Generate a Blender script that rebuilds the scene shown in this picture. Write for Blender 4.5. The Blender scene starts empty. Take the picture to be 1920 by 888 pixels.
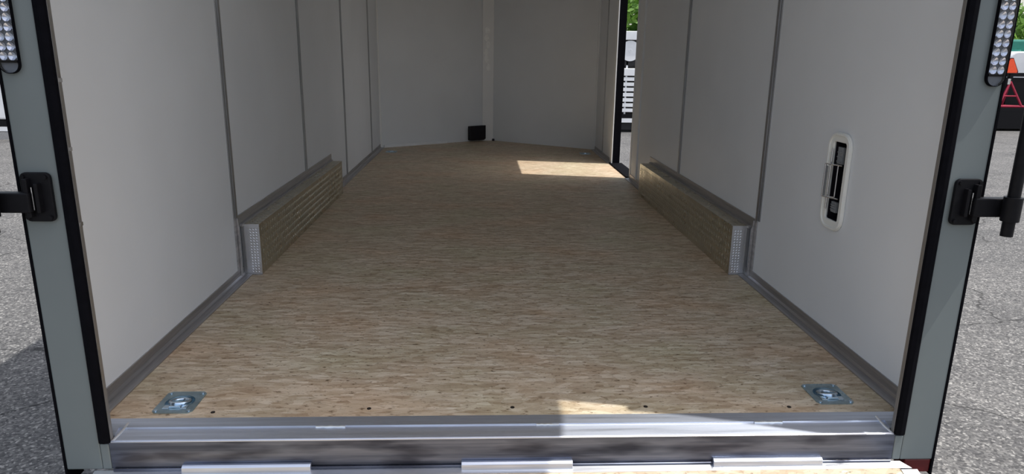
import bpy, bmesh, math, random
from mathutils import Vector, Matrix

# ------------------------------------------------------------------ camera, light, exposure
S = bpy.context.scene
COL = S.collection
random.seed(7)

def make_camera():
    x, y, z, yaw, pit, roll, f = -0.0786, -1.4905, 0.8612, 0.0478, 0.2552, 0.0149, 1302.2
    F = Vector((math.sin(yaw)*math.cos(pit), math.cos(yaw)*math.cos(pit), -math.sin(pit)))
    R0 = Vector((math.cos(yaw), -math.sin(yaw), 0)); U0 = R0.cross(F)
    R = math.cos(roll)*R0 + math.sin(roll)*U0; U = -math.sin(roll)*R0 + math.cos(roll)*U0
    cd = bpy.data.cameras.new('camera'); co = bpy.data.objects.new('camera', cd)
    co.matrix_world = Matrix(((R.x, U.x, -F.x, x), (R.y, U.y, -F.y, y), (R.z, U.z, -F.z, z), (0, 0, 0, 1)))
    cd.sensor_fit = 'HORIZONTAL'; cd.sensor_width = 36; cd.lens = f*36/1920
    cd.clip_start = .02; cd.clip_end = 500
    COL.objects.link(co); S.camera = co
make_camera()

SUN_RAY = Vector((-1, .195, -2.256)).normalized()
SUN_STRENGTH = 4.7
SKY_STRENGTH = .29
EXPOSURE = -.04
sl = bpy.data.lights.new('sun', 'SUN'); sl.energy = SUN_STRENGTH; sl.angle = .009; sl.color = (1, .97, .92)
so = bpy.data.objects.new('sun', sl); so.rotation_euler = SUN_RAY.to_track_quat('-Z', 'Y').to_euler(); COL.objects.link(so)
so.location = (4, -2, 8)
wd = bpy.data.worlds.new('world'); S.world = wd; wd.use_nodes = True
nt = wd.node_tree; nt.nodes.clear()
sky = nt.nodes.new('ShaderNodeTexSky'); sky.sky_type = 'NISHITA'; sky.sun_disc = False
sky.sun_elevation = math.radians(65.8); sky.sun_rotation = math.radians(99); sky.air_density = 1.2; sky.dust_density = 4
hz = nt.nodes.new('ShaderNodeMixRGB'); hz.inputs[0].default_value = .5; hz.inputs[2].default_value = (3.0, 3.0, 3.0, 1)  # thin bright cloud
bg = nt.nodes.new('ShaderNodeBackground'); bg.inputs[1].default_value = SKY_STRENGTH
wo = nt.nodes.new('ShaderNodeOutputWorld')
nt.links.new(sky.outputs[0], hz.inputs[1]); nt.links.new(hz.outputs[0], bg.inputs[0]); nt.links.new(bg.outputs[0], wo.inputs[0])
vs = S.view_settings
S.display_settings.display_device = 'sRGB'
vs.view_transform = 'Standard'; vs.look = 'None'; vs.gamma = 1; vs.use_curve_mapping = False; vs.exposure = EXPOSURE

# ------------------------------------------------------------------ materials
def mat(name, col=(.5, .5, .5), rough=.6, metal=0, spec=.5, **kw):
    m = bpy.data.materials.new(name); m.use_nodes = True
    b = m.node_tree.nodes['Principled BSDF']
    b.inputs['Base Color'].default_value = (*col, 1); b.inputs['Roughness'].default_value = rough
    b.inputs['Metallic'].default_value = metal; b.inputs['Specular IOR Level'].default_value = spec
    return m, m.node_tree, b
def N(t, kind, **ins):
    n = t.nodes.new(kind)
    for k, v in ins.items():
        k = k.replace('_', ' ')
        n.inputs[k].default_value = v
    return n
def coords(t, scale=(1, 1, 1), rot=(0, 0, 0)):
    c = t.nodes.new('ShaderNodeTexCoord'); mp = t.nodes.new('ShaderNodeMapping')
    mp.inputs['Scale'].default_value = scale; mp.inputs['Rotation'].default_value = rot
    t.links.new(c.outputs['Object'], mp.inputs['Vector']); return mp.outputs[0]
def ramp(t, src, stops):
    r = t.nodes.new('ShaderNodeValToRGB'); e = r.color_ramp.elements
    while len(e) < len(stops): e.new(.5)
    for q, (p, c) in zip(e, stops):
        q.position = p; q.color = (*c, 1) if len(c) == 3 else c
    t.links.new(src, r.inputs[0]); return r.outputs[0]
def mix(t, a, b, fac, mode='MIX'):
    m = t.nodes.new('ShaderNodeMixRGB'); m.blend_type = mode
    for i, v in ((0, fac), (1, a), (2, b)):
        if hasattr(v, 'is_linked') or hasattr(v, 'links'): t.links.new(v, m.inputs[i])
        else: m.inputs[i].default_value = v if i == 0 else (*v, 1)
    return m.outputs[0]
def bump(t, b, src, strength=.2, dist=.002):
    n = t.nodes.new('ShaderNodeBump'); n.inputs['Strength'].default_value = strength; n.inputs['Distance'].default_value = dist
    t.links.new(src, n.inputs['Height']); t.links.new(n.outputs[0], b.inputs['Normal'])

def osb(name, tint=(1, 1, 1)):
    m, t, b = mat(name, rough=.5, spec=.35)
    def layer(sc, rot, seedoff):
        v = N(t, 'ShaderNodeTexVoronoi', Scale=1.0); v.feature = 'F1'
        nz = N(t, 'ShaderNodeTexNoise', Scale=6.0, Detail=2.0)
        cc = coords(t, sc, (0, 0, rot))
        w = mix(t, cc, nz.outputs['Color'], .12, 'ADD')
        t.links.new(cc, nz.inputs['Vector']); t.links.new(w, v.inputs['Vector'])
        return v
    v1 = layer((14, 60, 1), .12, 0); v2 = layer((28, 90, 1), -.22, 3)
    def val(v):
        s = t.nodes.new('ShaderNodeSeparateColor'); t.links.new(v.outputs['Color'], s.inputs[0]); return s.outputs[0]
    c1 = ramp(t, val(v1), [(0, (.40, .29, .17)), (.35, (.50, .385, .245)), (.7, (.60, .48, .32)), (1, (.71, .60, .43))])
    c2 = ramp(t, val(v2), [(0, (.36, .26, .16)), (.5, (.54, .43, .28)), (1, (.74, .64, .47))])
    c = mix(t, c1, c2, .5)
    # dark flecks
    fl = N(t, 'ShaderNodeTexNoise', Scale=1.0, Detail=4.0, Roughness=.7); t.links.new(coords(t, (42, 95, 1)), fl.inputs['Vector'])
    fm = ramp(t, fl.outputs['Fac'], [(.33, (.34, .28, .22)), (.43, (1, 1, 1))])
    c = mix(t, c, fm, 1.0, 'MULTIPLY')
    f2 = N(t, 'ShaderNodeTexNoise', Scale=1.0, Detail=2.0, Roughness=.6); t.links.new(coords(t, (90, 170, 1)), f2.inputs['Vector'])
    c = mix(t, c, ramp(t, f2.outputs['Fac'], [(.25, (.5, .45, .4)), (.38, (1, 1, 1)), (.68, (1, 1, 1)), (.8, (1.25, 1.22, 1.15))]), .8, 'MULTIPLY')
    # large soft patches, some redder and some greener boards
    bl = N(t, 'ShaderNodeTexNoise', Scale=2.3, Detail=3.0); t.links.new(coords(t, (1, 1.6, 1)), bl.inputs['Vector'])
    c = mix(t, c, ramp(t, bl.outputs['Fac'], [(.32, (.92, .98, .90)), (.5, (1, 1, 1)), (.68, (1.04, .93, .86))]), .8, 'MULTIPLY')
    c = mix(t, c, tint, 1.0, 'MULTIPLY')
    t.links.new(c, b.inputs['Base Color']); bump(t, b, fl.outputs['Fac'], .25, .001)
    return m
def wallmat(name, col, rough=.45):
    m, t, b = mat(name, col, rough, spec=.3)
    n = N(t, 'ShaderNodeTexNoise', Scale=1.5, Detail=4.0); t.links.new(coords(t), n.inputs['Vector'])
    c = mix(t, col, ramp(t, n.outputs['Fac'], [(.3, (.94, .94, .94)), (.7, (1.03, 1.03, 1.03))]), 1.0, 'MULTIPLY')
    t.links.new(c, b.inputs['Base Color'])
    n2 = N(t, 'ShaderNodeTexNoise', Scale=240.0, Detail=2.0); t.links.new(coords(t), n2.inputs['Vector'])
    bump(t, b, n2.outputs['Fac'], .05, .0006)
    return m
def alu(name, col=(.75, .77, .80), rough=.36, streak=(1.5, 60, 60), lo=.55, dark=0):
    m, t, b = mat(name, col, rough, 1)
    n = N(t, 'ShaderNodeTexNoise', Scale=1.0, Detail=5.0, Roughness=.65); t.links.new(coords(t, streak), n.inputs['Vector'])
    c = mix(t, col, ramp(t, n.outputs['Fac'], [(.3, (lo, lo, lo)), (.6, (1, 1, 1))]), 1.0, 'MULTIPLY')
    if dark:
        d = N(t, 'ShaderNodeTexNoise', Scale=1.0, Detail=3.0); t.links.new(coords(t, (5, 5, 25)), d.inputs['Vector'])
        c = mix(t, c, ramp(t, d.outputs['Fac'], [(.36, (.35, .34, .36)), (.55, (1, 1, 1))]), dark, 'MULTIPLY')
    t.links.new(c, b.inputs['Base Color'])
    r = ramp(t, n.outputs['Fac'], [(.3, (rough+.15,)*3), (.7, (rough-.08,)*3)]); t.links.new(r, b.inputs['Roughness'])
    bump(t, b, n.outputs['Fac'], .15, .0008)
    return m
def speck(name, col, amt=.25, scale=60, rough=.8, metal=0, spec=.4):
    m, t, b = mat(name, col, rough, metal, spec)
    n = N(t, 'ShaderNodeTexNoise', Scale=float(scale), Detail=4.0, Roughness=.7); t.links.new(coords(t), n.inputs['Vector'])
    c = mix(t, col, ramp(t, n.outputs['Fac'], [(.3, (1-amt,)*3), (.7, (1+amt*.4,)*3)]), 1.0, 'MULTIPLY')
    t.links.new(c, b.inputs['Base Color']); bump(t, b, n.outputs['Fac'], .1, .001)
    return m
def asphalt():
    m, t, b = mat('asphalt', (.3, .3, .3), .85, spec=.3)
    v = N(t, 'ShaderNodeTexVoronoi', Scale=115.0); t.links.new(coords(t), v.inputs['Vector'])
    s = t.nodes.new('ShaderNodeSeparateColor'); t.links.new(v.outputs['Color'], s.inputs[0])
    c = ramp(t, s.outputs[0], [(0, (.060, .060, .062)), (.5, (.122, .121, .120)), (.85, (.172, .170, .166)), (1, (.33, .325, .31))])
    n = N(t, 'ShaderNodeTexNoise', Scale=1.6, Detail=6.0, Roughness=.65); t.links.new(coords(t), n.inputs['Vector'])
    c = mix(t, c, ramp(t, n.outputs['Fac'], [(.3, (.72, .72, .73)), (.6, (1.05, 1.04, 1.03))]), 1.0, 'MULTIPLY')
    g = N(t, 'ShaderNodeTexNoise', Scale=38.0, Detail=3.0); t.links.new(coords(t), g.inputs['Vector'])
    c = mix(t, c, ramp(t, g.outputs['Fac'], [(.35, (.75, .75, .75)), (.55, (1, 1, 1))]), 1.0, 'MULTIPLY')
    # cracks
    cc = coords(t, (.55, .75, 1)); wn = N(t, 'ShaderNodeTexNoise', Scale=3.0, Detail=5.0); t.links.new(cc, wn.inputs['Vector'])
    w = mix(t, cc, wn.outputs['Color'], .35, 'ADD')
    e = N(t, 'ShaderNodeTexVoronoi', Scale=1.0); e.feature = 'DISTANCE_TO_EDGE'; t.links.new(w, e.inputs['Vector'])
    ck = ramp(t, e.outputs['Distance'], [(.002, (.3, .3, .3)), (.007, (1, 1, 1))])
    c = mix(t, c, ck, .9, 'MULTIPLY')
    t.links.new(c, b.inputs['Base Color']); bump(t, b, s.outputs[0], .5, .004)
    return m

M = {}
M['osb'] = osb('strand_board', (.97, .99, 1.08))
M['vinyl'] = wallmat('white_vinyl', (.745, .765, .79))
M['white_panel'] = wallmat('white_panel', (.84, .84, .84))
M['seam'] = alu('seam_metal', (.42, .42, .43), .45, (40, 40, 2), .7)
M['angle'] = alu('angle_metal', (.52, .51, .52), .45, (60, 2, 60), .7)
M['alu'] = alu('mill_aluminium', (.74, .80, .93), .38, (1.5, 60, 60), .6)
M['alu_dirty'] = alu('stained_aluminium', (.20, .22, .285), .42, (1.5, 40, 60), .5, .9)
M['alu_bright'] = alu('bright_aluminium', (.9, .92, .95), .3, (3, 60, 60), .75)
M['tread'] = alu('diamond_plate', (.60, .57, .48), .28, (9, 9, 9), .9)
M['tread_end'] = alu('diamond_plate_end', (.85, .86, .9), .3, (2, 2, 2), .85)
M['tread_side'] = M['tread']
M['post'] = speck('grey_powder_coat', (.155, .18, .185), .05, 3, .38, 0, .4)
M['return'] = alu('jamb_metal', (.45, .43, .41), .5, (60, 60, 3), .7)
M['rubber'] = speck('black_rubber', (.004, .004, .006), .3, 40, .8, 0, .05)
M['black'] = speck('black_paint', (.006, .006, .008), .3, 60, .5, 0, .15)
M['black_plastic'] = speck('black_plastic', (.008, .006, .010), .2, 80, .5, 0, .3)
M['zinc'] = alu('zinc_plate', (.42, .54, .60), .3, (20, 20, 20), .7)
M['zinc_ring'] = alu('zinc_ring', (.68, .80, .92), .2, (20, 20, 20), .8)
M['white_plastic'] = speck('white_plastic', (.80, .80, .76), .04, 5, .35, 0, .5)
M['grey_plastic'] = speck('grey_plastic', (.22, .23, .24), .1, 30, .4, 0, .5)
M['chrome'] = alu('chrome', (.8, .8, .82), .15, (8, 8, 8), .8)
M['screw'] = speck('dark_screw', (.05, .04, .035), .3, 300, .5, .6)
M['asphalt'] = asphalt()
M['dirt'] = speck('weld_residue', (.97, .97, .96), .1, 40, .7)
M['white_paint'] = speck('white_paint', (.82, .83, .85), .08, 4, .4)
M['tyre'] = speck('tyre_rubber', (.02, .02, .022), .3, 50, .8)
M['red'] = speck('red_paint', (.33, .015, .045), .2, 20, .4)
M['dark_red'] = speck('dark_red_reflector', (.10, .008, .010), .2, 40, .3)
M['orange'] = speck('orange_reflective', (.95, .10, .03), .1, 20, .5)
M['teal'] = speck('teal_paint', (.03, .22, .17), .2, 6, .4)
M['bark'] = speck('bark', (.14, .10, .07), .5, 12, .9)
def leafmat(name, col):
    m, t, b = mat(name, col, .6)
    n = N(t, 'ShaderNodeTexNoise', Scale=1.3, Detail=4.0); t.links.new(coords(t), n.inputs['Vector'])
    c = mix(t, col, ramp(t, n.outputs['Fac'], [(.3, (.5, .6, .5)), (.7, (1.3, 1.2, 1))]), 1.0, 'MULTIPLY')
    t.links.new(c, b.inputs['Base Color']); b.inputs['Transmission Weight'].default_value = 0
    tr = N(t, 'ShaderNodeBsdfTranslucent'); t.links.new(c, tr.inputs['Color'])
    ms = t.nodes.new('ShaderNodeMixShader'); ms.inputs[0].default_value = .35
    o = t.nodes['Material Output']; t.links.new(b.outputs[0], ms.inputs[1]); t.links.new(tr.outputs[0], ms.inputs[2]); t.links.new(ms.outputs[0], o.inputs[0])
    return m
M['leaf'] = leafmat('leaf', (.16, .33, .05)); M['leaf2'] = leafmat('leaf_dull', (.12, .22, .07))
def lens_mat():
    m, t, b = mat('clear_lens', (.85, .88, .95), .08, 0, .5)
    b.inputs['Transmission Weight'].default_value = 1.0; b.inputs['IOR'].default_value = 1.3
    n = N(t, 'ShaderNodeTexNoise', Scale=120.0, Detail=1.0); t.links.new(coords(t), n.inputs['Vector']); bump(t, b, n.outputs['Fac'], .1, .001)
    return m
M['lens'] = lens_mat()

# ------------------------------------------------------------------ mesh helpers
def obj(name, bm, m, parent=None, smooth=False, bevel=0):
    me = bpy.data.meshes.new(name)
    bmesh.ops.recalc_face_normals(bm, faces=bm.faces)
    bm.to_mesh(me); bm.free()
    me.materials.append(M[m] if isinstance(m, str) else m)
    if smooth:
        for p in me.polygons: p.use_smooth = True
        me.set_sharp_from_angle(angle=math.radians(35))
    o = bpy.data.objects.new(name, me); COL.objects.link(o)
    if bevel:
        md = o.modifiers.new('bevel', 'BEVEL'); md.width = bevel; md.segments = 2; md.limit_method = 'ANGLE'; md.angle_limit = .6
    if parent: o.parent = parent; o.matrix_parent_inverse = Matrix.Translation(parent.location).inverted() if parent.type != 'EMPTY' or True else None
    return o
def B(): return bmesh.new()
def box(bm, x0, x1, y0, y1, z0, z1):
    vs_ = [bm.verts.new((x, y, z)) for x in (x0, x1) for y in (y0, y1) for z in (z0, z1)]
    for f in ((0, 1, 3, 2), (4, 6, 7, 5), (0, 4, 5, 1), (2, 3, 7, 6), (0, 2, 6, 4), (1, 5, 7, 3)):
        bm.faces.new([vs_[i] for i in f])
    return bm
def prism(bm, pts, vec):
    """closed polygon pts (3-D) extruded by vec"""
    a = [bm.verts.new(p) for p in pts]; v = Vector(vec); b = [bm.verts.new(Vector(p)+v) for p in pts]
    n = len(a); bm.faces.new(a); bm.faces.new(b[::-1])
    for i in range(n): bm.faces.new((a[i], b[i], b[(i+1) % n], a[(i+1) % n]))
    return bm
def tube(bm, pts, r, seg=12, closed=False, taper=None):
    pts = [Vector(p) for p in pts]; rings = []; n = len(pts)
    up = None
    for i, p in enumerate(pts):
        if closed: d = (pts[(i+1) % n]-pts[i-1]).normalized()
        else: d = (pts[min(i+1, n-1)]-pts[max(i-1, 0)]).normalized()
        if up is None:
            up = Vector((0, 0, 1)) if abs(d.z) < .9 else Vector((1, 0, 0))
        s = d.cross(up).normalized(); u = s.cross(d).normalized(); up = u
        rr = r if taper is None else r*taper[i]
        rings.append([bm.verts.new(p+s*rr*math.cos(2*math.pi*k/seg)+u*rr*math.sin(2*math.pi*k/seg)) for k in range(seg)])
    for i in range(n if closed else n-1):
        a, b = rings[i], rings[(i+1) % n]
        for k in range(seg): bm.faces.new((a[k], b[k], b[(k+1) % seg], a[(k+1) % seg]))
    if not closed:
        bm.faces.new(rings[0]); bm.faces.new(rings[-1][::-1])
    return bm
def rrect(cx, cy, w, h, r, n=6):
    out = []
    for qx, qy, a0 in ((1, 1, 0), (-1, 1, 90), (-1, -1, 180), (1, -1, 270)):
        for k in range(n+1):
            a = math.radians(a0+90*k/n); out.append((cx+qx*(w/2-r)+r*math.cos(a), cy+qy*(h/2-r)+r*math.sin(a)))
    return out
def ringface(bm, outer, inner, f, depth):
    """ring between two equal-length 2-D outlines, f maps (u,v,d) to 3-D"""
    n = len(outer)
    L = [[bm.verts.new(f(u, v, d)) for u, v in loop] for loop, d in ((outer, 0), (outer, depth), (inner, depth), (inner, 0))]
    for a in range(4):
        A, C = L[a], L[(a+1) % 4]
        for k in range(n): bm.faces.new((A[k], C[k], C[(k+1) % n], A[(k+1) % n]))
    return bm
def empty(name, loc, label, cat, group=None):
    o = bpy.data.objects.new(name, None); o.empty_display_size = .1; COL.objects.link(o); o.location = loc
    return tag(o, label, cat, group)
def tag(o, label, cat, group=None):
    o['label'] = label; o['category'] = cat
    if group: o['group'] = group
    return o
def struct(name, bm, m, label=None, cat=None, bevel=0, smooth=False):
    o = obj(name, bm, m, bevel=bevel, smooth=smooth); o['kind'] = 'structure'
    if label: o['label'] = label
    if cat: o['category'] = cat
    return o

W = 1.02; YC = 5.13; YN = 5.80; FRONT = -.016; GROUND = -.55; CEIL = 2.10
DY0, DY1, DH = 3.53, 4.25, 1.90          # side door opening
RH = 1.92                                # underside of the rear header
# ------------------------------------------------------------------ setting
g = B(); box(g, -60, 60, -30, 70, GROUND-.2, GROUND)
struct('ground', g, 'asphalt', 'sunlit grey asphalt lot with fine cracks around the trailer', 'ground')

# floor: boards with four square cut-outs for the tie-down pans
rings = [(-.835, .139), (.847, .157), (-.885, 4.86), (.885, 4.84)]
hs = .036
def slab(bm, x0, x1, y0, y1, holes):
    xs = sorted({x0, x1, *[h[0]-hs for h in holes], *[h[0]+hs for h in holes]})
    ys = sorted({y0, y1, *[h[1]-hs for h in holes], *[h[1]+hs for h in holes]})
    for i in range(len(xs)-1):
        for j in range(len(ys)-1):
            cx, cy = (xs[i]+xs[i+1])/2, (ys[j]+ys[j+1])/2
            if any(abs(cx-h[0]) < hs and abs(cy-h[1]) < hs for h in holes): continue
            box(bm, xs[i], xs[i+1], ys[j], ys[j+1], -.03, 0)
fl = B(); slab(fl, -W, W, .06, YC, rings)
prism(fl, [(-W, YC, -.03), (W, YC, -.03), (.05, YN, -.03), (-.05, YN, -.03)], (0, 0, .03))
box(fl, -W, W, .06, YC, -.05, -.0301)
struct('floor', fl, 'osb', 'tan strand board floor of the cargo trailer', 'floor')

w = B(); box(w, -W-.04, -W, .03, YC, -.06, CEIL)
struct('wall_left', w, 'vinyl', 'long left wall of pale grey vinyl panels', 'wall')
VY0, VY1, VZ0, VZ1 = .534, .610, .380, .622
w = B()
box(w, W, W+.04, .03, VY0, -.06, CEIL); box(w, W, W+.04, VY1, DY0, -.06, CEIL)
box(w, W, W+.04, VY0, VY1, -.06, VZ0); box(w, W, W+.04, VY0, VY1, VZ1, CEIL)
box(w, W, W+.04, DY1, YC, -.06, CEIL); box(w, W, W+.04, DY0, DY1, DH, CEIL); box(w, W, W+.04, DY0, DY1, -.06, -.001)
struct('wall_right', w, 'vinyl', 'long right wall of pale grey vinyl panels with a side doorway', 'wall')
for s, nm in ((-1, 'wall_nose_left'), (1, 'wall_nose_right')):
    w = B(); prism(w, [(s*W, YC, 0), (s*.05, YN, 0), (s*.05, YN+.05, 0), (s*(W+.04), YC, 0)], (0, 0, CEIL))
    struct(nm, w, 'vinyl', 'slanted %s wall panel of the V-shaped trailer nose' % ('left' if s < 0 else 'right'), 'wall')
w = B(); prism(w, [(-W-.04, .03-.05, CEIL), (W+.04, .03-.05, CEIL), (W+.04, YC, CEIL), (.05, YN+.05, CEIL), (-.05, YN+.05, CEIL), (-W-.04, YC, CEIL)], (0, 0, .12))
struct('ceiling', w, 'white_panel', 'white roof over the trailer box', 'ceiling')
# header with a rear spoiler
w = B(); box(w, -1.04, 1.04, FRONT, .04, RH, CEIL); box(w, -1.05, 1.05, -.24, FRONT, 2.08, 2.16)
struct('trim_1', w, 'post', 'grey header and canopy above the rear opening', 'trim')

# nose centre strip with residue
n_tr = B(); prism(n_tr, [(-.055, YN-.015, 0), (.055, YN-.015, 0), (.07, YN+.03, 0), (-.07, YN+.03, 0)], (0, 0, CEIL))
struct('trim_2', n_tr, 'white_panel', 'vertical strip down the centre of the trailer nose', 'trim')
# base strip of the left nose panel: white paint stands in for leaked sunlight
def nose_pt(s, k, off=0):      # k 0 at the corner, 1 at the centre; off into the room
    d = Vector((-s*(W-.05), YN-YC, 0)).normalized(); n_ = Vector((-d.y*(-s), d.x*(-s), 0))
    p = Vector((s*W, YC, 0)).lerp(Vector((s*.05, YN, 0)), k)
    nn = Vector((d.y, -d.x, 0)); nn = nn if nn.y < 0 else -nn
    return p+nn*off
def wedge_strip(s, k0, k1, off, z0, z1):
    a, b, c, d = nose_pt(s, k0, 0), nose_pt(s, k1, 0), nose_pt(s, k1, off), nose_pt(s, k0, off)
    return prism(B(), [(p.x, p.y, z0) for p in (a, b, c, d)], (0, 0, z1-z0))
struct('baseboard_nose', wedge_strip(-1, .03, .62, .012, 0, .022), 'white_paint', 'thin base strip of the left nose panel, white in place of leaked light', 'baseboard')

# wall seams
k = 3
def seam(s, y, wd_=.04, z0=.0, name=None, m='seam', th=.004):
    global k
    b = B(); x0, x1 = (W-th, W) if s > 0 else (-W, -W+th)
    box(b, x0, x1, y-wd_/2, y+wd_/2, z0, CEIL)
    xr0, xr1 = (W-th-.003, W-th) if s > 0 else (-W+th, -W+th+.003)
    box(b, xr0, xr1, y-wd_/6, y+wd_/6, z0, CEIL)
    where = {(-1, 1.158): 'left wall at the near end of the wheel box', (-1, 2.288): 'left wall above the middle of the wheel box',
             (-1, 3.438): 'left wall just beyond the wheel box', (-1, 4.60): 'left wall nearest the nose corner',
             (1, 1.135): 'right wall at the near end of the wheel box', (1, 2.275): 'right wall above the wheel box',
             (1, 3.30): 'right wall between wheel box and doorway', (1, 4.70): 'right wall between doorway and nose'}[(s, y)]
    struct('trim_%d' % k, b, m, 'vertical metal seam strip on the '+where, 'trim'); k += 1
for y in (1.158, 2.288): seam(-1, y, z0=.245)
seam(-1, 3.438, z0=.03); seam(-1, 4.60, z0=.03)
seam(1, 1.135, z0=.245); seam(1, 2.275, z0=.245); seam(1, 3.30, .025, z0=.03, m='vinyl', th=.006); seam(1, 4.70, .03, z0=.03)
for s in (-1, 1):              # corner trims where side walls meet the nose
    b = B(); tube(b, [(s*(W-.004), YC-.004, .0), (s*(W-.004), YC-.004, CEIL)], .012, 8)
    struct('trim_%d' % k, b, 'white_panel' if s < 0 else 'vinyl', 'corner bead where the %s wall meets the nose' % ('left' if s < 0 else 'right'), 'trim', smooth=True); k += 1

# aluminium angles along the floor
def angle(s, segs, name, lab):
    b = B()
    for y0, y1 in segs:
        pts = [(s*W, y0, 0), (s*(W-.036), y0, 0), (s*(W-.036), y0, .004), (s*(W-.010), y0, .006), (s*(W-.004), y0, .012), (s*(W-.004), y0, .036), (s*W, y0, .036)]
        prism(b, pts, (0, y1-y0, 0))
    o = struct(name, b, 'angle', lab, 'baseboard'); return o
angle(-1, [(.05, 1.20), (2.93, YC-.01)], 'baseboard_left', 'aluminium angle along the foot of the left wall')
angle(1, [(.05, 1.20), (2.90, DY0-.02), (DY1+.02, YC-.01)], 'baseboard_right', 'aluminium angle along the foot of the right wall')

# side door: frame, seal, leaf folded flat against the outside
d = B()
box(d, W-.004, W+.060, DY0-.03, DY0, 0, DH+.03)
box(d, W-.004, W+.060, DY0, DY1, DH, DH+.03)
door = struct('door_1', d, 'vinyl', 'open side doorway in the right wall with black far jamb', 'door')
d = B(); box(d, W+.002, W+.066, DY1-.004, DY1+.02, 0, DH); 
obj('door_jamb', d, 'rubber', door)
d = B(); box(d, W-.006, W+.002, DY1-.02, DY1+.05, 0, DH+.03); obj('jamb_trim', d, 'white_panel', door)
d = B(); box(d, W-.012, W+.085, DY0, DY1, 0, .006); box(d, W-.022, W-.010, DY0, DY1, 0, .010); obj('door_sill', d, 'rubber', door)
d = B(); box(d, W+.041, W+.064, DY1+.03, DY1+.72, .0, DH); obj('door_leaf', d, 'white_panel', door, bevel=.004)

# ------------------------------------------------------------------ rear posts
for s, side in ((-1, 'left'), (1, 'right')):
    e = empty('rear_post', (s*1.0, .0, -.085), 'grey powder coated post at the %s of the rear opening' % side, 'post', 'rear corner posts')
    b = B(); box(b, *sorted((s*.957, s*1.039)), FRONT, .03, -.088, RH)
    box(b, *sorted((s*.936, s*.957)), FRONT, .03, -.088, -.022)
    obj('post_face', b, 'post', e, bevel=.003)
    b = B(); prism(b, [(s*.931, FRONT+.003, -.0215), (s*.957, FRONT+.003, -.0215), (s*1.019, .048, -.0215), (s*1.0, .048, -.0215), (s*.931, FRONT+.014, -.0215)], (0, 0, RH+.0215)); obj('jamb_return', b, 'return', e)
    b = B(); prism(b, [(s*.957, FRONT+.003, -.018), (s*.932, FRONT+.003, -.018), (s*.934, FRONT-.004, -.018), (s*.944, FRONT-.007, -.018), (s*.956, FRONT-.004, -.018)], (0, 0, RH+.018))
    obj('weather_seal', b, 'rubber', e)
    b = B(); box(b, *sorted((s*1.039, s*1.044)), FRONT-.001, .045, -.13, RH); obj('edge_seal', b, 'rubber', e)
    if s < 0:
        for z in (.80, .66, .50):
            b = B(); box(b, *sorted((s*.929, s*.9315)), FRONT+.004, FRONT+.014, z-.004, z+.004); lp = obj('clip', b, 'chrome', e)

# ------------------------------------------------------------------ sill
e = empty('sill', (0, 0, -.085), 'welded aluminium sill between the posts in front of the floor', 'sill')
b = B()
prof = [(.0605, -.03), (.0605, .001), (.027, -.004), (.0265, -.0075), (-.010, -.0165), (-.0135, -.0145), (-.0165, -.0165), (-.0165, -.0185), (-.0135, -.0185), (-.0135, -.03)]
prism(b, [(-.931, y, z) for y, z in prof], (1.862, 0, 0))
for x0 in (-1.02, .931): prism(b, [(x0, .0605, -.03), (x0, .0605, .001), (x0, .024, -.004), (x0, .004, -.012), (x0, .004, -.03)], (.089, 0, 0))
obj('sill_plate', b, 'alu', e)
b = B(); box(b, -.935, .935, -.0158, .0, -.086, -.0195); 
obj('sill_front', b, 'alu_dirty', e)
for x0, x1 in ((-.47, -.40), (.06, .115), (.60, .67)):         # weld beads on the step
    b = B(); n_ = 9
    pts = [(x0+(x1-x0)*i/(n_-1), .026+random.uniform(-.001, .001), -.0065) for i in range(n_)]
    tube(b, pts, .0035, 8, taper=[random.uniform(.7, 1.25) for _ in pts]); obj('weld_bead', b, 'alu_bright', e, smooth=True)
for s in (-1, 1):
    b = B(); tube(b, [(s*.930, -.014, -.018), (s*.921, .012, -.010), (s*.915, .04, .0)], .003, 8); obj('weld_bead', b, 'alu_bright', e, smooth=True)

# ------------------------------------------------------------------ ramp door (lowered)
e = empty('ramp_door', (0, -.03, -.09), 'lowered ramp door with aluminium edge and strand board deck', 'ramp')
def ry(y): return -.089+(y+.018)*.30      # ramp surface height
yE = -1.50
def rampslab(x0, x1, ya, yb, up, th):
    return prism(B(), [(x0, ya, ry(ya)+up), (x0, yb, ry(yb)+up), (x0, yb, ry(yb)-th), (x0, ya, ry(ya)-th)], (x1-x0, 0, 0))
b = rampslab(-.975, .955, -.019, -.040, 0, .03)
prism(b, [(.955, -.019, ry(-.019)), (.975, -.04, ry(-.04)), (.955, -.04, ry(-.04))], (0, 0, -.02)); 
obj('edge_frame', b, 'alu_bright', e)
for x0, x1 in ((-.985, -.945), (.945, .985)): obj('side_frame', rampslab(x0, x1, -.045, yE, .001, .03), 'alu_bright', e)
obj('deck', rampslab(-.945, .945, -.040, yE, -.0015, .025), 'osb', e)
for x0, x1 in ((-.772, -.475), (-.121, .145), (.487, .756)):
    b = B(); prism(b, [(x0, -.0165, -.090), (x0, -.0165, -.0745), (x0, -.024, -.0745), (x0, -.030, -.079), (x0, -.031, -.094)], (x1-x0, 0, 0))
    h = obj('hinge_leaf', b, 'alu', e, bevel=.001)
b = B(); tube(b, [(-.93, -.020, -.0875), (.93, -.020, -.0875)], .0032, 10); obj('hinge_pin', b, 'alu_dirty', e, smooth=True)

r_ = B(); box(r_, .972, 1.038, -.014, .03, -.125, -.0885)
tag(obj('reflector', r_, 'dark_red', bevel=.003), 'dark red reflector under the foot of the right rear post', 'reflector')

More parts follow.
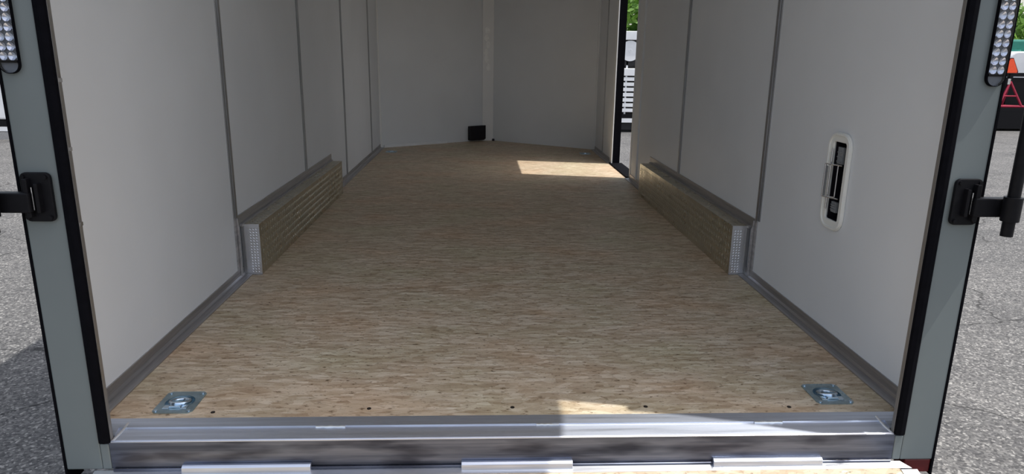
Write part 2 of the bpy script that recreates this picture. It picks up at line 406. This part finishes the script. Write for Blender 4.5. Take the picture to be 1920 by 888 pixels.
# ------------------------------------------------------------------ latch brackets on the posts
for s, side in ((-1, 'left'), (1, 'right')):
    e = empty('bar_bracket', (s*1.0, FRONT, .56), 'black bar bracket bolted to the %s rear post' % side, 'bracket', 'black brackets on the rear posts')
    b = B(); prism(b, [(u, FRONT-.001, v) for u, v in rrect(s*1.001, .561, .062, .104, .012)], (0, -.009, 0)); obj('plate', b, 'black', e, bevel=.002)
    b = B(); box(b, *sorted((s*.990, s*.998)), FRONT-.024, FRONT-.009, .530, .592)
    box(b, *sorted((s*1.010, s*1.020)), FRONT-.024, FRONT-.009, .520, .602); obj('flange', b, 'black', e, bevel=.002)
    b = B(); box(b, *sorted((s*1.0035, s*1.0055)), FRONT-.020, FRONT-.010, .536, .584); obj('pin', b, 'chrome', e)
    for u, v in ((.979, .604), (.979, .518), (1.024, .604), (1.024, .518)):
        b = B(); tube(b, [(s*u, FRONT-.009, v), (s*u, FRONT-.014, v)], .0045, 8); obj('bolt', b, 'black', e)
    b = B(); box(b, *sorted((s*1.008, s*1.098)), FRONT-.028, FRONT-.004, .531, .573); obj('arm', b, 'black', e, bevel=.003)
    e2 = empty('lock_bar', (s*1.078, FRONT-.04, .49), 'black vertical lock bar held beside the %s rear post' % side, 'lock bar', 'vertical lock bars')
    ysl = FRONT-.045
    b = B(); tube(b, [(s*1.078, ysl, .493), (s*1.078, ysl, 1.72)], .0125, 16); obj('bar', b, 'black', e2, smooth=True)
    b = B(); tube(b, [(s*1.078, ysl, .527), (s*1.078, ysl, .580)], .0185, 16); obj('sleeve', b, 'black', e2, smooth=True)
    b = B(); box(b, *sorted((s*1.066, s*1.090)), ysl-.013, ysl+.02, 1.70, 1.74); obj('end_cam', b, 'black', e2, bevel=.003)

# ------------------------------------------------------------------ tail lights
for s, side in ((-1, 'left'), (1, 'right')):
    cx = s*1.0155; z0, z1 = .812, 1.20
    e = empty('tail_light', (cx, FRONT, (z0+z1)/2), 'clear oblong light with faceted reflectors on the %s rear post' % side, 'light', 'oblong lights on the rear posts')
    f = lambda u, v, d: (u, FRONT-.001-d, v)
    out = rrect(cx, (z0+z1)/2, .040, z1-z0, .019, 8); inn = rrect(cx, (z0+z1)/2, .0365, z1-z0-.0035, .0173, 8)
    obj('rim', ringface(B(), out, inn, f, .008), 'rubber', e)
    b = B(); prism(b, [(u, FRONT-.0005, v) for u, v in inn], (0, -.001, 0)); obj('backing', b, 'grey_plastic', e)
    z = z0+.034; row = 0
    while z < z1-.02:
        for c in (-.0082, .0082):
            b = B(); seg = 10
            R1 = [b.verts.new((cx+c+.0078*math.cos(6.283*q/seg), FRONT-.0068, z+.0085*math.sin(6.283*q/seg))) for q in range(seg)]
            R2 = [b.verts.new((cx+c+.0022*math.cos(6.283*q/seg), FRONT-.0018, z+.0022*math.sin(6.283*q/seg))) for q in range(seg)]
            for q in range(seg): b.faces.new((R1[q], R1[(q+1) % seg], R2[(q+1) % seg], R2[q]))
            b.faces.new(R2); obj('reflector_cup', b, 'chrome' if (row % 2) else 'alu_bright', e)
        z += .0185; row += 1
    b = B(); box(b, cx-.0165, cx+.0165, FRONT-.0085, FRONT-.002, z0+.021, z0+.026); obj('divider', b, 'rubber', e)
    b = B(); prism(b, [(u, FRONT-.0075, v) for u, v in inn], (0, -.003, 0)); obj('lens', b, 'lens', e, bevel=.001)

# ------------------------------------------------------------------ diamond plate wheel boxes
def lozenges(bm, u0, u1, v0, v1, f, du=.030, L=.011, wd_=.0042, h=.0015):
    j = 0; v = v0+du/3
    while v < v1-.006:
        u = u0+du/3+(du/2 if j % 2 else 0); i = 0
        while u < u1-.008:
            a = math.radians(45 if (j % 2) else -45)
            c, s_ = math.cos(a), math.sin(a)
            P = [(L, 0), (0, wd_), (-L, 0), (0, -wd_)]
            base = [bm.verts.new(f(u+x*c-y*s_, v+x*s_+y*c, 0)) for x, y in P]
            rg = [bm.verts.new(f(u+x*c, v+x*s_, h)) for x in (-L*.55, L*.55)]
            bm.faces.new((base[0], base[1], rg[1])); bm.faces.new((base[1], base[2], rg[0])); bm.faces.new((base[1], rg[0], rg[1]))
            bm.faces.new((base[2], base[3], rg[0])); bm.faces.new((base[3], base[0], rg[1])); bm.faces.new((base[3], rg[1], rg[0]))
            u += du; i += 1
        v += du/2; j += 1
BY0, BY1, BH, BT = 1.207, 2.895, .203, .073
for s, side in ((-1, 'left'), (1, 'right')):
    e = empty('wheel_box', (s*.985, 2.05, 0), 'low diamond plate wheel box along the %s wall' % side, 'wheel box', 'diamond plate wheel boxes')
    xo, xi = s*(W-BT), s*(W-.016)
    b = B(); box(b, *sorted((xo, xo+s*.003)), BY0, BY1, .001, BH)
    lozenges(b, BY0+.004, BY1-.004, .004, BH-.004, lambda u, v, d: (xo-s*d, u, v))
    obj('side_panel', b, 'tread_side', e)
    b = B(); box(b, *sorted((xo, xi)), BY0, BY1, BH, BH+.003)
    lozenges(b, BY0+.004, BY1-.004, abs(xo)+.004, abs(xi), lambda u, v, d: (s*v, u, BH+.003+d)); obj('top_panel', b, 'tread_side', e)
    for yy, dr in ((BY0, -1), (BY1, 1)):
        b = B(); box(b, *sorted((xo, xi)), *sorted((yy, yy+dr*.003)), .001, BH+.003)
        lozenges(b, abs(xo)+.003, abs(xi)-.002, .002, BH-.002, lambda u, v, d: (s*u, yy+dr*(.003+d), v), du=.0115, L=.0048, wd_=.0022, h=.0010)
        obj('end_cap', b, 'tread_end', e)
    b = B(); box(b, *sorted((s*(W-.0045), s*W)), BY0-.07, BY1+.03, .205, .246); box(b, *sorted((s*(W-.0045), s*W)), BY0-.07, BY0-.022, .0, .205)
    box(b, *sorted((s*(W-.016), s*(W-.0045))), BY0-.02, BY1+.01, .200, .212)
    box(b, *sorted((s*(W-.010), s*(W-.0045))), BY0-.05, BY0-.038, .0, .24)
    obj('wall_flange', b, 'angle', e, bevel=.001)
    b = B(); box(b, *sorted((xo-s*.001, s*(W-.014))), BY0-.009, BY0-.003, .0, .003)
    box(b, *sorted((s*(W-.016), s*(W-.0045))), BY0-.010, BY1, .002, .199); obj('inner_frame', b, 'seam', e)

# ------------------------------------------------------------------ recessed tie-down rings
where = ['recessed tie-down ring in the near left corner of the floor', 'recessed tie-down ring in the near right corner of the floor',
         'recessed tie-down ring in the far left corner by the nose', 'recessed tie-down ring in the far right corner by the nose']
for (cx, cy), lab in zip(rings, where):
    e = empty('tie_down_ring', (cx, cy, 0), lab, 'tie-down ring', 'recessed floor tie-downs')
    n = 32
    sq = []
    for q in range(n):                       # square outline with the same count as the circle
        a = 2*math.pi*(q+.5)/n; c, s_ = math.cos(a), math.sin(a); mx = max(abs(c), abs(s_)); sq.append((cx+.049*c/mx, cy+.056*s_/mx))
    ci = [(cx+.0355*math.cos(2*math.pi*(q+.5)/n), cy+.0355*math.sin(2*math.pi*(q+.5)/n)) for q in range(n)]
    obj('plate', ringface(B(), sq, ci, lambda u, v, d_: (u, v, d_), .0025), 'zinc', e)
    b = B(); loops = []
    for rr, zz in ((.0355, .0015), (.034, -.006), (.030, -.014), (.018, -.019), (.004, -.020)):
        loops.append([b.verts.new((cx+rr*math.cos(2*math.pi*q/n), cy+rr*math.sin(2*math.pi*q/n), zz)) for q in range(n)])
    for A, C in zip(loops, loops[1:]):
        for q in range(n): b.faces.new((A[q], A[(q+1) % n], C[(q+1) % n], C[q]))
    b.faces.new(loops[-1]); obj('pan', b, 'zinc', e, smooth=True)
    b = B(); rp = [(cx+.023*math.cos(a), cy+.002+.023*math.sin(a), .003-.006*math.sin(a)) for a in [2*math.pi*q/28 for q in range(28)]]
    tube(b, rp, .0045, 10, closed=True); obj('ring', b, 'zinc_ring', e, smooth=True)
    b = B(); box(b, cx-.014, cx+.014, cy-.033, cy-.016, .0025, .0075); box(b, cx-.030, cx-.014, cy-.036, cy-.018, .0025, .004); box(b, cx+.014, cx+.030, cy-.036, cy-.018, .0025, .004)
    obj('strap', b, 'zinc_ring', e, bevel=.002)
    for u, v in ((-.040, -.046), (.040, -.046), (-.040, .046), (.040, .046)):
        b = B(); tube(b, [(cx+u, cy+v, .0025), (cx+u, cy+v, .0045)], .0045, 8); obj('bolt_head', b, 'zinc_ring', e)

# floor screws along the front edge
for x, y, lab in ((-.735, .088, 'dark screw head in the floor just right of the near left tie-down ring'), (-.355, .100, 'dark screw head in the front floor edge, second from the left'),
                  (.005, .100, 'dark screw head in the middle of the front floor edge'), (.345, .098, 'dark screw head in the front floor edge, second from the right'),
                  (.715, .090, 'dark screw head in the floor just left of the near right tie-down ring')):
    b = B(); tube(b, [(x, y, 0), (x, y, .0012)], .0055, 10); tag(obj('floor_screw', b, 'screw'), lab, 'screw', 'screws along the floor edge')

# ------------------------------------------------------------------ wall vent with wire bail
e = empty('wall_vent', (W, .573, .5), 'white oblong vent with black slot on the right wall', 'vent')
f = lambda u, v, d_: (W-d_, u, v)
out = rrect(.573, .500, .132, .300, .046, 8); inn = rrect(.572, .501, .074, .240, .008, 8)
o_ = ringface(B(), out, inn, f, .008); obj('frame', o_, 'white_plastic', e, bevel=.003)
out2 = rrect(.573, .500, .127, .295, .043, 8); in2 = rrect(.573, .500, .112, .280, .036, 8)
o_ = ringface(B(), out2, in2, f, .012); obj('rim', o_, 'white_plastic', e, bevel=.002)
b = B(); box(b, W+.038, W+.040, VY0, VY1, VZ0, VZ1)
for y in (VY0, VY1-.0015): box(b, W, W+.04, y, y+.0015, VZ0, VZ1)
for z in (VZ0, VZ1-.0015): box(b, W, W+.04, VY0+.0015, VY1-.0015, z, z+.0015)
obj('slot_body', b, 'black_plastic', e)
for z0, z1 in ((.553, .605), (.402, .435)):
    b = B(); box(b, W+.004, W+.012, .572, .602, z0, z1)
    for q in range(3): box(b, W+.001, W+.004, .574, .600, z0+.006+q*(z1-z0-.01)/3, z0+.010+q*(z1-z0-.01)/3)
    obj('grille', b, 'grey_plastic', e, bevel=.001)
b = B(); tube(b, [(W-.006, .570, .452), (W-.030, .600, .452), (W-.030, .600, .552), (W-.006, .570, .552)], .0028, 8)
tube(b, [(W-.006, .570, .452), (W-.006, .570, .552)], .0022, 8); tube(b, [(W-.006, .546, .553), (W-.030, .600, .553)], .0022, 8); tube(b, [(W-.006, .546, .451), (W-.030, .600, .451)], .0022, 8)
tube(b, [(W-.012, .604, .41), (W-.012, .604, .60)], .0028, 8)
obj('wire_bail', b, 'chrome', e, smooth=True)
b = B(); box(b, W-.031, W-.029, .584, .598, .455, .548); obj('pull_tab', b, 'grey_plastic', e)

# ------------------------------------------------------------------ black box low on the nose wall
p0 = nose_pt(-1, .84, 0); p1 = nose_pt(-1, .99, 0); q0 = nose_pt(-1, .84, .055); q1 = nose_pt(-1, .99, .055)
e = empty('electrical_box', (p0.x, p0.y, .02), 'small black electrical box low on the trailer nose', 'electrical box')
b = prism(B(), [(p.x, p.y, .012) for p in (p0, p1, q1, q0)], (0, 0, .145)); obj('body', b, 'black_plastic', e, bevel=.006)
a0 = nose_pt(-1, .835, .055); a1 = nose_pt(-1, .995, .055); c0 = nose_pt(-1, .835, .061); c1 = nose_pt(-1, .995, .061)
b = prism(B(), [(p.x, p.y, .022) for p in (a0, a1, c1, c0)], (0, 0, .140)); obj('lid', b, 'black_plastic', e, bevel=.003)
b = B(); box(b, .045, .070, YN-.045, YN-.018, 0, .022); tag(obj('cable_grommet', b, 'black_plastic', bevel=.004), 'tiny black grommet on the floor right of the electrical box', 'grommet')
# caulk smudges on the nose strip
e = empty('caulk_smear', (0, YN-.02, 1.0), 'whitish caulk smears up the centre strip of the nose', 'caulk')
for i in range(6):
    z = .76+i*.072+random.uniform(-.02, .02); x = .002+random.uniform(-.025, .03)
    b = B(); bmesh.ops.create_icosphere(b, subdivisions=2, radius=1)
    for v in b.verts:
        v.co = Vector((v.co.x*random.uniform(.016, .028)+x, v.co.y*.003+YN-.0155, v.co.z*random.uniform(.026, .042)+z))
    obj('smear', b, 'dirt', e, smooth=True)

# ------------------------------------------------------------------ outside: parked equipment and trees
def wheel(parent, c, r, wd_, axis='x', rim='white_paint'):
    c = Vector(c); ax = Vector((1, 0, 0)) if axis == 'x' else Vector((0, 1, 0))
    u = Vector((0, 0, 1)); v = ax.cross(u)
    def lathe(prof, m, nm):
        b = B(); n = 28; L = [[b.verts.new(c+ax*a+(u*math.cos(6.2832*q/n)+v*math.sin(6.2832*q/n))*rr) for q in range(n)] for rr, a in prof]
        for A, C in zip(L, L[1:]):
            for q in range(n): b.faces.new((A[q], A[(q+1) % n], C[(q+1) % n], C[q]))
        b.faces.new(L[0]); b.faces.new(L[-1]); return obj(nm, b, m, parent, smooth=True)
    lathe([(r*.62, -wd_/2), (r*.9, -wd_/2), (r, -wd_*.35), (r, wd_*.35), (r*.9, wd_/2), (r*.62, wd_/2)], 'tyre', 'tyre')
    lathe([(r*.63, -wd_*.52), (r*.55, -wd_*.40), (r*.3, -wd_*.36), (r*.25, -wd_*.5), (r*.06, -wd_*.54), (r*.06, wd_*.3), (r*.63, wd_*.45)], rim, 'rim')

# white slatted utility trailer seen through the side doorway
e = empty('utility_trailer', (3.3, 13.0, GROUND), 'white slatted utility trailer with spare wheel seen through the side doorway', 'trailer')
X0, X1, Y0 = 2.35, 4.4, 12.0
b = B(); box(b, X0, X1, Y0, Y0+.05, 1.18, 1.34)
box(b, X0, X1, Y0, Y0+.05, .52, .66); obj('top_rail', b, 'white_paint', e, bevel=.01)
b = B()
for i in range(7): box(b, X0, X1, Y0+.005, Y0+.03, -.16+i*.098, -.16+i*.098+.066)
for x in [X0+.02+.33*q for q in range(7)]: box(b, x, x+.03, Y0+.03, Y0+.06, -.2, 1.2)
obj('slatted_gate', b, 'white_paint', e)
b = B(); box(b, X0, X1, Y0-.02, Y0+3.6, -.27, -.20); box(b, X0+.1, X1-.1, Y0+.5, Y0+3.4, -.32, -.27); obj('deck_frame', b, 'black', e)
b = B(); box(b, X0, X1, Y0-.02, Y0+.08, -.36, -.28); obj('bumper', b, 'white_paint', e)
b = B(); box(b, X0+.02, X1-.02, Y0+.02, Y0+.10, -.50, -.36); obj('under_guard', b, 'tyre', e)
b = B(); box(b, X0, X1, Y0+.45, Y0+.50, -.2, 1.12); b2 = B(); box(b2, X0, X1, Y0+.20, Y0+.22, -.2, .52); obj('shade_backing', b2, 'tyre', e)  # thin black sheet behind the slats stands in for the interior's shade
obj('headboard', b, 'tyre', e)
for x in (X0+.06, X1-.06): 
    for y in (Y0+1.6, Y0+2.4): wheel(e, (x, y, GROUND+.30), .30, .2)
wheel(e, (2.76, Y0+.12, .98), .30, .18, 'y')

# white trailer at the left
e = empty('box_trailer', (-9.0, 11.5, GROUND), 'white parked trailer at the left edge behind the left post', 'trailer')
b = B(); box(b, -10.6, -7.2, 10.0, 13.8, -.24, 1.6); obj('body', b, 'white_paint', e, bevel=.03)
b = B(); box(b, -10.6, -7.2, 9.99, 13.8, -.34, -.25); obj('frame', b, 'black', e)
b = B(); box(b, -10.5, -7.2, 9.98, 10.06, -.42, -.35); obj('step_rail', b, 'white_paint', e)
b = B(); box(b, -10.5, -7.2, 9.97, 10.07, -.55, -.43); obj('lower_rail', b, 'angle', e)
for y in (11.4, 12.2):
    for x in (-7.32, -10.45): wheel(e, (x, y, GROUND+.32), .32, .2)

# black flatbed at the right with its load
e = empty('flatbed_trailer', (12.2, 14.0, GROUND), 'black flatbed trailer at the right edge behind the right post', 'trailer')
b = B(); box(b, 10.3, 13.6, 13.0, 16.0, -.14, -.06); obj('deck', b, 'black', e)
b = B(); box(b, 10.3, 13.6, 13.0, 13.1, -.50, -.141); box(b, 10.3, 10.4, 13.1, 16.0, -.34, -.141); box(b, 13.5, 13.6, 13.1, 16.0, -.34, -.141); obj('skirt', b, 'black', e)
b = B()
for x in (10.35, 11.3, 12.3, 13.5): box(b, x, x+.08, 13.35, 13.43, -.06, .72)
box(b, 10.35, 13.58, 13.36, 13.42, .58, .66); box(b, 10.35, 13.58, 13.37, 13.41, -.06, .56); obj('headboard', b, 'black', e)
for x in (10.9, 13.0):
    for y in (14.2, 15.0): wheel(e, (x, y, GROUND+.21), .21, .2)
e = empty('stand', (11.15, 13.15, -.06), 'red A-shaped stand on the black flatbed trailer', 'stand')
b = B(); A_ = Vector((11.20, 13.17, .48))
for px, py in ((10.95, 13.06), (11.45, 13.06), (11.2, 13.30)): tube(b, [A_, (px, py, -.02)], .022, 8)
obj('legs', b, 'red', e)
b = B(); tube(b, [(10.93, 13.06, -.035), (11.50, 13.06, -.035), (11.2, 13.30, -.035)], .024, 8, closed=True); tube(b, [(11.06, 13.10, .18), (11.33, 13.10, .18)], .015, 8); obj('base_frame', b, 'red', e)
b = B(); tube(b, [(11.16, 13.17, .42), (11.16, 13.17, .54)], .035, 12); obj('post_cap', b, 'chrome', e)
e = empty('warning_triangle', (11.24, 13.30, .66), 'orange slow vehicle triangle above the red stand', 'sign')
T = [(-.15, 0), (.15, 0), (.165, .03), (.03, .29), (-.03, .29), (-.165, .03)]
b = B(); prism(b, [(11.24+u, 13.30, .66+v) for u, v in T], (0, -.006, 0)); obj('panel', b, 'orange', e)
b = B(); prism(b, [(11.24+u*1.18, 13.31, .645+v*1.12) for u, v in T], (0, -.006, 0)); obj('border', b, 'dark_red', e)
e = empty('water_tank', (12.2, 14.8, -.06), 'white tank on the flatbed trailer behind the orange triangle', 'tank')
b = B(); prism(b, [(u, 14.0, v) for u, v in rrect(12.22, .53, 1.0, 1.17, .2)], (0, 1.5, 0)); obj('shell', b, 'white_paint', e, bevel=.03)
b = B(); tube(b, [(12.3, 14.7, 1.09), (12.3, 14.7, 1.16)], .15, 16); obj('cap', b, 'teal', e)
e = empty('tractor', (15.4, 18, GROUND), 'teal tractor parked beyond the flatbed trailer', 'tractor')
b = B(); box(b, 14.7, 15.9, 16.8, 19.2, .2, 1.0); obj('hood', b, 'teal', e, bevel=.08)
b = B(); box(b, 14.7, 15.9, 18.0, 19.2, 1.0, 1.5); obj('cab', b, 'teal', e, bevel=.06)
for x in (14.5, 16.1): wheel(e, (x, 18.6, GROUND+.6), .6, .35, 'x', 'orange'); wheel(e, (x, 17.1, GROUND+.4), .4, .25, 'x', 'orange')

def tree(x, y, h, r, m, label, n=5200):
    e = empty('tree', (x, y, GROUND), label, 'tree', 'trees beyond the lot')
    b = B(); tube(b, [(x, y, GROUND), (x+.1, y, GROUND+h*.3), (x, y+.1, GROUND+h*.55), (x+.1, y, GROUND+h*.85)], .22, 10, taper=[1.2, .9, .6, .2])
    for q in range(7):
        a = q*.9; z = GROUND+h*(.3+.06*q); tube(b, [(x, y, z), (x+r*.6*math.cos(a), y+r*.6*math.sin(a), z+h*.12)], .07, 6, taper=[1, .3])
    obj('trunk', b, 'bark', e, smooth=True)
    b = B(); cl = [(Vector((x, y, GROUND+h*.56))+Vector((random.gauss(0, r*.45), random.gauss(0, r*.45), random.gauss(0, h*.19))), random.uniform(.35, .6)*r) for _ in range(26)]
    for i in range(n):
        c, cr = random.choice(cl); d_ = Vector((random.gauss(0, 1), random.gauss(0, 1), random.gauss(0, 1))).normalized()
        p = c+d_*cr*random.uniform(.6, 1); 
        if p.z < GROUND+.35: continue
        s1 = Vector((random.gauss(0, 1), random.gauss(0, 1), random.gauss(0, 1))).normalized(); s2 = s1.orthogonal().normalized(); L = random.uniform(.10, .2)
        b.faces.new([b.verts.new(p+q) for q in (s1*L, s2*L*.5, -s1*L, -s2*L*.5)])
    obj('foliage', b, m, e)
tree(5.9, 23, 7.5, 2.4, 'leaf', 'bright green tree seen through the top of the side doorway', 9000)
tree(11.5, 30, 8.0, 2.8, 'leaf2', 'green tree standing right of the doorway view, farther back')
tree(18.6, 24, 3.0, 1.7, 'leaf', 'low green tree beyond the flatbed at the right edge', 7000)
tree(25.5, 30, 4.2, 2.4, 'leaf2', 'dull green tree farthest right beyond the lot')
tree(-15.5, 24, 6.0, 2.8, 'leaf2', 'dull green tree beyond the white trailer at left')
